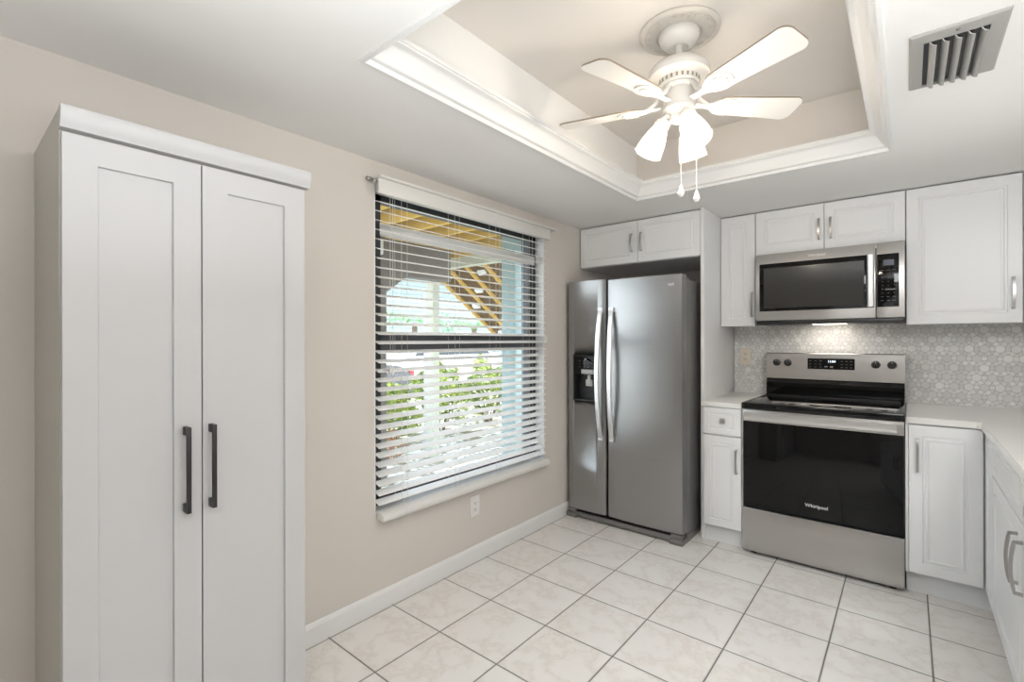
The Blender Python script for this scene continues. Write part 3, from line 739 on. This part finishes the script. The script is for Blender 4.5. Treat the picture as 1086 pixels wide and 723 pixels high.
for a, b in ((-1.924, -1.845), (-1.160, -1.074)):
    bm = box(BM(), a, b, 2.946, 3.03, 0.0, 0.032, 0.004); box(bm, a + 0.006, b - 0.008, 2.958, 3.02, 0.038, 0.062, 0.003)
    obj('foot_cover', bm, 'base_grey', fr)
obj('side_base', box(BM(), -1.078, -1.074, 3.03, 3.80, 0.0, 0.05), 'fridge_side', fr)
obj('hinge_cover', box(BM(), -1.150, -1.082, 3.0, 3.10, 1.665, 1.680, 0.004), 'fridge_side', fr)
obj('hinge_cover', box(BM(), -1.905, -1.85, 3.0, 3.10, 1.665, 1.680, 0.004), 'fridge_side', fr)

# ------------------------------------------------------------------ range
rg = thing('range', 'freestanding stainless steel electric range with black glass oven door', 'range', (-0.392, 3.45, 0))
RX0, RX1, YR = -0.7705, -0.0135, 3.113
obj('body', box(BM(), RX0, RX1, YR + 0.022, 3.80, 0.022, 0.880), 'black', rg, smooth=False)
bm = box(BM(), RX0 - 0.001, RX1 + 0.001, 3.088, 3.76, 0.868, 0.905, 0.005)
ct = obj('cooktop', bm, 'cooktop', rg)
for (x, y, r) in ((-0.58, 3.25, 0.095), (-0.20, 3.25, 0.115), (-0.58, 3.56, 0.075), (-0.20, 3.56, 0.075), (-0.39, 3.60, 0.05)):
    bm = BM()
    for q in (r, r * 0.62):
        lathe(bm, [(q - 0.0012, 0.9052), (q + 0.0012, 0.9052)], Matrix.Translation((x, y, 0)), 48)
    obj('burner_ring', bm, 'ring', ct, smooth=False)
bm = BM(); q = [(RX0 + 0.018, 3.115, RX1 - 0.018, 3.69)]
for (a, b, c_, d_) in ((RX0 + 0.018, RX1 - 0.018, 3.112, 3.116), (RX0 + 0.018, RX1 - 0.018, 3.690, 3.694), (RX0 + 0.018, RX0 + 0.022, 3.112, 3.694), (RX1 - 0.022, RX1 - 0.018, 3.112, 3.694)): box(bm, a, b, c_, d_, 0.9045, 0.9064)
obj('glass_border', bm, 'ring', ct, smooth=False)
od = obj('oven_door', box(BM(), RX0 + 0.003, RX1 - 0.003, YR, YR + 0.022, 0.283, 0.862, 0.003), 'glass_black', rg, label='black glass oven door')
obj('door_strip', box(BM(), RX0 + 0.002, RX1 - 0.002, YR - 0.003, YR + 0.001, 0.794, 0.863, 0.001), 'steelw', od, label='stainless strip across the top of the oven door')
bm = BM(); prism(bm, [(YR - 0.038, 0.806), (YR - 0.044, 0.812), (YR - 0.046, 0.830), (YR - 0.044, 0.848), (YR - 0.038, 0.853), (YR - 0.030, 0.851), (YR - 0.028, 0.808)], 'x', RX0 + 0.020, RX1 - 0.030)
for x in (RX0 + 0.022, RX1 - 0.057): box(bm, x, x + 0.025, YR - 0.030, YR - 0.002, 0.815, 0.845, 0.002)
obj('handle', bm, 'handle_steel', od, label='wide stainless bar handle')
obj('logo', text_bm('Whirlpool', 0.026, 0.0006, face_y(-0.392, YR - 0.0008, 0.355)), 'logo', od, smooth=False)
obj('storage_drawer', box(BM(), RX0 + 0.001, RX1 - 0.001, YR - 0.004, YR + 0.022, 0.022, 0.276, 0.003), 'steelw', rg, label='stainless lower drawer front')
for x in (RX0 + 0.05, RX1 - 0.05):
    for y in (YR + 0.05, 3.74):
        obj('foot', lathe(BM(), [(0, 0), (0.018, 0), (0.018, 0.010), (0.009, 0.012), (0.009, 0.024), (0, 0.024)], Matrix.Translation((x, y, 0)), 16), 'black', rg)
bm = BM(); prism(bm, [(3.742, 0.900), (3.835, 0.900), (3.835, 1.186), (3.762, 1.186), (3.756, 1.180), (3.752, 1.014), (3.742, 0.985)], 'x', RX0 + 0.002, RX1 - 0.002)
bg_ = obj('backguard', bm, 'glass_black', rg, smooth=False)
bm = BM(); prism(bm, [(3.738, 1.014), (3.756, 1.014), (3.768, 1.189), (3.752, 1.189), (3.747, 1.184)], 'x', RX0 + 0.001, RX1 - 0.001)
bp = obj('control_panel', bm, 'steelw', rg, label='stainless control panel')
def bgy(z): return 3.738 + (z - 1.014) / 0.17 * 0.009
bm = BM(); prism(bm, [(bgy(1.084) - 0.002, 1.084), (bgy(1.084) + 0.004, 1.084), (bgy(1.155) + 0.004, 1.155), (bgy(1.155) - 0.002, 1.155)], 'x', -0.520, -0.262)
ds = obj('display', bm, 'glass_black', bp, smooth=False)
lean = Matrix.Rotation(-math.atan(0.009 / 0.17), 4, 'X')
obj('clock_digits', text_bm('11:04', 0.020, 0.0003, Matrix.Translation((-0.385, bgy(1.135) - 0.0028, 1.135)) @ lean @ Matrix.Rotation(PI / 2, 4, 'X')), 'print', ds, smooth=False)
for xs in ((-0.505, -0.475, -0.447), (-0.33, -0.305, -0.28)):
    bm = BM()
    for x in xs:
        for z in (1.098, 1.117, 1.138):
            box(bm, x - 0.006, x + 0.006, bgy(z) - 0.0026, bgy(z) - 0.0018, z - 0.0012, z + 0.0012)
    obj('button_marks', bm, 'mark', ds, smooth=False)
for x in (-0.415, -0.385): obj('button_mark', box(BM(), x - 0.009, x + 0.009, bgy(1.1) - 0.0026, bgy(1.1) - 0.0018, 1.097, 1.105), 'mark', ds, smooth=False)
for x in (-0.704, -0.636, -0.155, -0.075):
    z = 1.122
    K = Matrix.Translation((x, bgy(z), z)) @ lean @ Matrix.Rotation(PI / 2, 4, 'X')
    bm = lathe(BM(), [(0, 0), (0.0235, 0), (0.0235, 0.006), (0.021, 0.009), (0.019, 0.026), (0.017, 0.028), (0, 0.028)], K, 32)
    nb = len(bm.verts); box(bm, -0.0055, 0.0055, -0.019, 0.019, 0.028, 0.034, 0.002); xf(bm, K, nb)
    k_ = obj('knob', bm, 'black', bp)
    bm = box(BM(), -0.0008, 0.0008, 0.008, 0.018, 0.034, 0.0345); xf(bm, K); obj('pointer_mark', bm, 'logo', k_)

# ------------------------------------------------------------------ microwave
mw = thing('microwave', 'stainless over-the-range microwave with black window, mounted under the wall cabinet', 'microwave', (-0.39, 3.6, 1.38))
MX0, MX1, YM, MZ0, MZ1 = -0.771, -0.0125, 3.440, 1.402, 1.832
obj('body', box(BM(), MX0 + 0.002, MX1 - 0.002, YM + 0.03, B - 0.012, MZ0 - 0.022, MZ1, 0.002), 'black', mw)
bm = box(BM(), MX0 + 0.012, MX1 - 0.006, YM + 0.008, YM + 0.04, MZ0 - 0.024, MZ0, 0.003)
obj('vent_grille', bm, 'black', mw)
obj('vent_cover', box(BM(), MX0, MX1, YM + 0.006, YM + 0.05, MZ1 - 0.03, MZ1 - 0.0005, 0.002), 'steelw', mw)
XS = -0.141
dr = obj('door', box(BM(), MX0, XS - 0.0015, YM, YM + 0.03, MZ0 + 0.001, MZ1 - 0.002, 0.004), 'steelw', mw, label='stainless microwave door')
obj('window', box(BM(), -0.747, -0.148, YM - 0.0015, YM + 0.002, 1.462, 1.768, 0.001), 'glass_black', dr)
m_, t_, p_ = nodes('microwave_mesh_window'); n_ = noise(t_, 1, 2, pos(t_, (300, 1, 300)))
t_.links.new(mixc(t_, n_, (0.03, 0.029, 0.028), (0.06, 0.058, 0.055)), p_.inputs['Base Color']); p_.inputs['Roughness'].default_value = 0.10; M['mesh'] = m_
obj('window_mesh', box(BM(), -0.722, -0.195, YM - 0.0022, YM - 0.0014, 1.482, 1.738), 'mesh', dr, smooth=False)
bm = BM(); prism(bm, [(YM - 0.030, -0.180), (YM - 0.036, -0.174), (YM - 0.036, -0.154), (YM - 0.030, -0.148), (YM - 0.024, -0.150), (YM - 0.024, -0.178)][::-1], 'z', 1.466, 1.764)
bm2 = BM()
for v_ in bm.verts: v_.co = Vector((v_.co.y, v_.co.x, v_.co.z))
for z in (1.476, 1.734): box(bm, -0.173, -0.155, YM - 0.026, YM, z, z + 0.022)
bm2.free()
obj('handle', bm, 'handle_steel', dr, label='vertical stainless handle')
cp = obj('control_panel', box(BM(), XS + 0.0015, MX1, YM, YM + 0.03, MZ0 + 0.001, MZ1 - 0.002, 0.004), 'steelw', mw, label='stainless control column')
kp = obj('keypad', box(BM(), -0.136, -0.038, YM - 0.0015, YM + 0.002, 1.464, 1.764, 0.001), 'glass_black', cp)
obj('display', box(BM(), -0.108, -0.060, YM - 0.0022, YM - 0.001, 1.698, 1.730), 'screen', kp, smooth=False)
bm = BM()
for j in range(9):
    for i in range(3):
        z = 1.672 - 0.0215 * j; x = -0.111 + 0.026 * i
        if j in (0, 1, 7, 8): box(bm, x - 0.008, x + 0.006, YM - 0.0021, YM - 0.0013, z - 0.0011, z + 0.0011)
        else: box(bm, x - 0.002, x + 0.001, YM - 0.0021, YM - 0.0013, z - 0.002, z + 0.002)
obj('key_marks', bm, 'mark', kp, smooth=False)
obj('logo', text_bm('Whirlpool', 0.022, 0.0005, face_y(-0.43, YM - 0.0006, 1.797)), 'logo', dr, smooth=False)
bm = box(BM(), -0.48, -0.30, 3.655, 3.725, MZ0 - 0.0245, MZ0 - 0.0215)
obj('task_light', bm, emit('task_light_lens', (1, 0.9, 0.75), 2.5), mw)
light('microwave_task_light', 'AREA', (-0.39, 3.69, MZ0 - 0.027), (-0.39, 3.74, 0.9), 0.40, (1, 0.92, 0.82), 0.20, 0.08)

# ------------------------------------------------------------------ outdoors
GZ = -0.15
struct('ground', box(BM(), -30, W - 0.18, -8, 34, GZ - 0.1, GZ), 'gravel', smooth=False)
# deck and stair overhead
dk = thing('deck', 'yellow timber joists under brown decking outside the window', 'deck', (-3.6, 2.6, 2.35))
obj('decking', box(BM(), -5.2, W - 0.20, 1.2, 3.86, 2.42, 2.46), 'ply', dk, smooth=False)
obj('rim_board', box(BM(), -5.2, W - 0.20, 3.835, 3.862, 2.235, 2.418), 'joist', dk, smooth=False)
for k in range(8):
    y = 1.25 + 0.32 * k
    obj('joist', box(BM(), -5.2, W - 0.20, y, y + 0.04, 2.30, 2.42), 'joist', dk, smooth=False)
st = thing('staircase', 'brown wooden stair with yellow stringers descending outside the window', 'staircase', (-4.05, 5.4, GZ))
def uz(y): return 2.106 - 0.66 * (y - 4.117)
ye = 7.4
obj('underside', prism(BM(), [(3.98, uz(3.98) + 0.03), (ye, uz(ye) + 0.03), (ye, uz(ye) + 0.06), (3.98, uz(3.98) + 0.06)], 'x', -4.70, -3.16), 'ply', st, smooth=False)
for x in (-4.66, -4.36, -4.06, -3.76, -3.46, -3.16):
    obj('stringer', prism(BM(), [(3.98, uz(3.98) - 0.012), (ye, uz(ye) - 0.012), (ye, uz(ye) + 0.06), (3.98, uz(3.98) + 0.06)], 'x', x - 0.018, x + 0.018), 'joist', st, smooth=False)
for k in range(12):
    y = 4.05 + k * 0.28; z = uz(y) + 0.20
    obj('tread', box(BM(), -4.74, -3.12, y, y + 0.30, z - 0.13, z - 0.095), 'ply', st, smooth=False)
for k in range(11):
    y = 4.15 + 0.22 * (k // 2) * 1.2; x = -4.21 + 0.6 * (k % 2) + 0.3 * ((k // 2) % 2) - 0.3
    obj('tread_bracket', prism(BM(), [(y, uz(y) + 0.0), (y + 0.04, uz(y + 0.04)), (y + 0.04, uz(y + 0.04) + 0.035), (y, uz(y) + 0.035)], 'x', x - 0.06, x + 0.06), 'extwhite', st, smooth=False)
# post with rounded beam
bm = BM(); cr = 0.22; pts = [(-4.5, 3.92, GZ), (-4.5, 3.92, 1.97)]
for k in range(1, 7): a = PI / 2 * k / 6; pts.append((-4.5 + cr * (1 - math.cos(a)), 3.92, 1.97 + cr * math.sin(a)))
pts.append((-2.6, 3.92, 2.19))
rings = []
for i, p in enumerate(pts):
    a = Vector(pts[min(i + 1, len(pts) - 1)]) - Vector(pts[max(0, i - 1)]); a.normalize(); nn = Vector((a.z, 0, -a.x)) * 0.06
    rings.append([bm.verts.new(Vector(p) + nn * s + Vector((0, t, 0))) for s, t in ((-1, -0.05), (1, -0.05), (1, 0.05), (-1, 0.05))])
for a, b in zip(rings, rings[1:]):
    for k in range(4): bm.faces.new((a[k], a[(k + 1) % 4], b[(k + 1) % 4], b[k]))
bm.faces.new(rings[0]); bm.faces.new(rings[-1][::-1])
single('beam_post', bm, 'post', 'cream post bending into a horizontal beam under the deck outside', 'post', (-4.5, 3.92, GZ))
single('downspout', box(BM(), -4.80, -4.73, 4.02, 4.10, GZ, 1.95, 0.01), 'spout', 'grey downspout standing behind the cream post outside', 'downspout', (-4.74, 4.06, GZ))
bm = BM(); prism(bm, [(2.79, GZ), (2.88, GZ), (2.88, 1.76), (3.14, 1.945), (3.75, 1.945), (3.75, 2.295), (1.9, 2.295), (1.9, 2.1), (2.4, 1.945), (2.79, 1.945)], 'x', -4.15, -4.0)
single('stucco_arch', bm, 'stucco', 'grey-brown stucco post and header with an angled corner outside', 'post', (-4.07, 2.8, GZ), smooth=False)
single('pillar', box(BM(), -3.14, -2.96, 3.63, 3.86, GZ, 2.9, 0.01), 'pillar', 'pale blue pillar right of the stair outside', 'pillar', (-3.05, 3.75, GZ))
bm = box(BM(), -3.98, -3.86, 2.25, 2.75, 2.10, 2.24, 0.01); box(bm, -3.99, -3.94, 2.45, 2.70, 1.86, 2.02, 0.01)
single('wall_light_fixture', bm, 'extwhite', 'white box fixture mounted high on the stucco header outside', 'light fixture', (-3.92, 2.5, 2.1))
# shrubs
def leaf_blob(c, rad, n, size, squash=0.9):
    bm = BM()
    for _ in range(n):
        d = Vector((random.gauss(0, 1), random.gauss(0, 1), random.gauss(0, 1))).normalized()
        if d.z < -0.75: d.z = -d.z
        lump = 0.85 + 0.25 * math.sin(5 * d.x + 3 * d.y) * math.cos(4 * d.z + c[1])
        p = Vector(c) + Vector((d.x * rad[0], d.y * rad[1], d.z * rad[2])) * lump * random.uniform(0.72, 1.0)
        if p.z < GZ + 0.03: continue
        u = (d + Vector((random.gauss(0, .6), random.gauss(0, .6), random.gauss(0, .6)))).normalized()
        a = u.cross(Vector((0, 0, 1)) if abs(u.z) < .9 else Vector((1, 0, 0))).normalized(); b = u.cross(a)
        s = size * random.uniform(0.6, 1.2)
        vs = [bm.verts.new(p + q) for q in (a * s, b * s * 0.5, -a * s, -b * s * 0.5 + u * s * 0.2)]
        bm.faces.new(vs)
    return bm
for i, (y, x, h_, rd, lab) in enumerate(((4.05, -5.5, 0.42, 0.36, 'small yellow-green shrub left of the cream post outside'), (5.03, -5.6, 0.56, 0.46, 'tall yellow-green shrub right of the cream post outside'),
                               (6.12, -5.6, 0.55, 0.48, 'yellow-green shrub nearest the pale blue pillar outside'))):
    t = thing('shrub', lab, 'shrub', (x, y, GZ))
    obj('foliage', leaf_blob((x, y, GZ + h_), (0.5, rd, h_ + 0.08), 3200, 0.034), 'leaf', t, smooth=False)
    bm = BM()
    for k in range(7):
        a = k * 0.9; tube(bm, [(x + 0.03 * math.cos(a), y + 0.03 * math.sin(a), GZ), (x + 0.3 * math.cos(a), y + 0.3 * math.sin(a), GZ + h_)], 0.012, 6)
    obj('stems', bm, 'trunk', t)
single('ground_plant', leaf_blob((-4.9, 3.45, GZ + 0.12), (0.25, 0.35, 0.24), 500, 0.035), 'redleaf', 'low red-leaved plant on the gravel beside the shrubs outside', 'plant', (-4.9, 3.45, GZ), smooth=False)
# cars
def car(label, x, y, m, rot=0):
    T = Matrix.Translation((x, y, GZ)) @ Matrix.Rotation(rot, 4, 'Z')
    t = thing('car', label, 'car', (x, y, GZ))
    body = [(-2.3, 0.35), (-2.32, 0.75), (-2.2, 0.95), (-1.9, 1.02), (-1.65, 1.45), (-0.2, 1.52), (0.55, 1.42), (1.15, 1.02), (2.0, 0.92), (2.3, 0.72), (2.32, 0.35), (1.85, 0.3), (1.75, 0.55), (1.5, 0.68), (1.2, 0.62), (1.05, 0.3),
            (-1.05, 0.3), (-1.2, 0.62), (-1.5, 0.68), (-1.78, 0.55), (-1.88, 0.3)]
    bm = prism(BM(), body, 'x', -0.88, 0.88); xf(bm, T); obj('body', bm, m, t, smooth=False)
    bm = prism(BM(), [(-1.75, 1.05), (-1.55, 1.38), (-0.2, 1.44), (0.5, 1.34), (0.98, 1.05)], 'x', -0.90, 0.90); xf(bm, T); obj('side_windows', bm, 'carglass', t, smooth=False)
    for yy in (-1.47, 1.45):
        for xx in (-0.80, 0.80):
            bm = lathe(BM(), [(0, -0.1), (0.24, -0.1), (0.33, -0.09), (0.34, 0), (0.33, 0.09), (0.24, 0.1), (0, 0.1)], Matrix.Translation((xx, yy, 0.34)) @ Matrix.Rotation(PI / 2, 4, 'Y'), 24)
            xf(bm, T); w = obj('wheel', bm, 'tyre', t)
    bm = box(BM(), -0.86, -0.6, 2.24, 2.34, 0.7, 0.85); box(bm, 0.6, 0.86, 2.24, 2.34, 0.7, 0.85); xf(bm, T); obj('tail_lights', bm, 'taillight', t)
car('white car parked behind the shrubs outside the window', -10.2, 9.3, 'carwhite')
car('dark car parked left of the white car outside the window', -8.6, 3.9, 'cardark')
# palms
for i, (x, y, h_, lab) in enumerate(((-12.5, 10.1, 2.0, 'left palm tree beyond the parked cars'), (-12.5, 12.9, 1.95, 'right palm tree beyond the parked cars'))):
    t = thing('palm_tree', lab, 'tree', (x, y, GZ))
    obj('trunk', tube(BM(), [(x, y, GZ), (x + 0.05, y, GZ + h_ / 2), (x, y, GZ + h_)], 0.1, 10, [0.13, 0.10, 0.09]), 'trunk', t)
    for k in range(19):
        a = 2 * PI * k / 19 + i; up = 0.5 + 0.5 * random.random(); bm = BM()
        pr = None
        for s in range(10):
            q = s / 9; c0 = Vector((x + math.cos(a) * 1.5 * q, y + math.sin(a) * 1.5 * q, GZ + h_ + up * 1.6 * q - 1.5 * q * q))
            wv = 0.28 * math.sin(PI * (0.12 + 0.88 * q)) + 0.01
            for sd in (-1, 1):
                tip = c0 + Vector((-math.sin(a) * wv * sd + math.cos(a) * 0.12, math.cos(a) * wv * sd + math.sin(a) * 0.12, -0.12))
                bm.faces.new([bm.verts.new(c0), bm.verts.new(c0 + Vector((math.cos(a) * .06, math.sin(a) * .06, 0))), bm.verts.new(tip)])
        obj('frond', bm, 'palm', t, smooth=False)
b = thing('neighbor_building', 'pale sided building beyond the palm trees outside', 'building', (-20, 17, GZ))
bm = BM(); box(bm, -22, -18, 6, 30, GZ, 4.6)
for k in range(24): box(bm, -18.0, -17.97, 6, 30, GZ + 0.2 * k, GZ + 0.2 * k + 0.17)
obj('wall', bm, 'siding', b, smooth=False)
bm = BM(); prism(bm, [(-22.6, 4.6), (-17.4, 4.6), (-20, 6.0)], 'y', 5.5, 30.5); obj('roof', bm, 'roof', b, smooth=False)
for y in (9, 21): obj('window', box(BM(), -17.98, -17.93, y, y + 1.2, 0.9, 2.2), 'carglass', b, smooth=False)
for o in list(bpy.data.objects):
    if o.type == 'MESH' and o.users_collection == (): bpy.data.objects.remove(o)
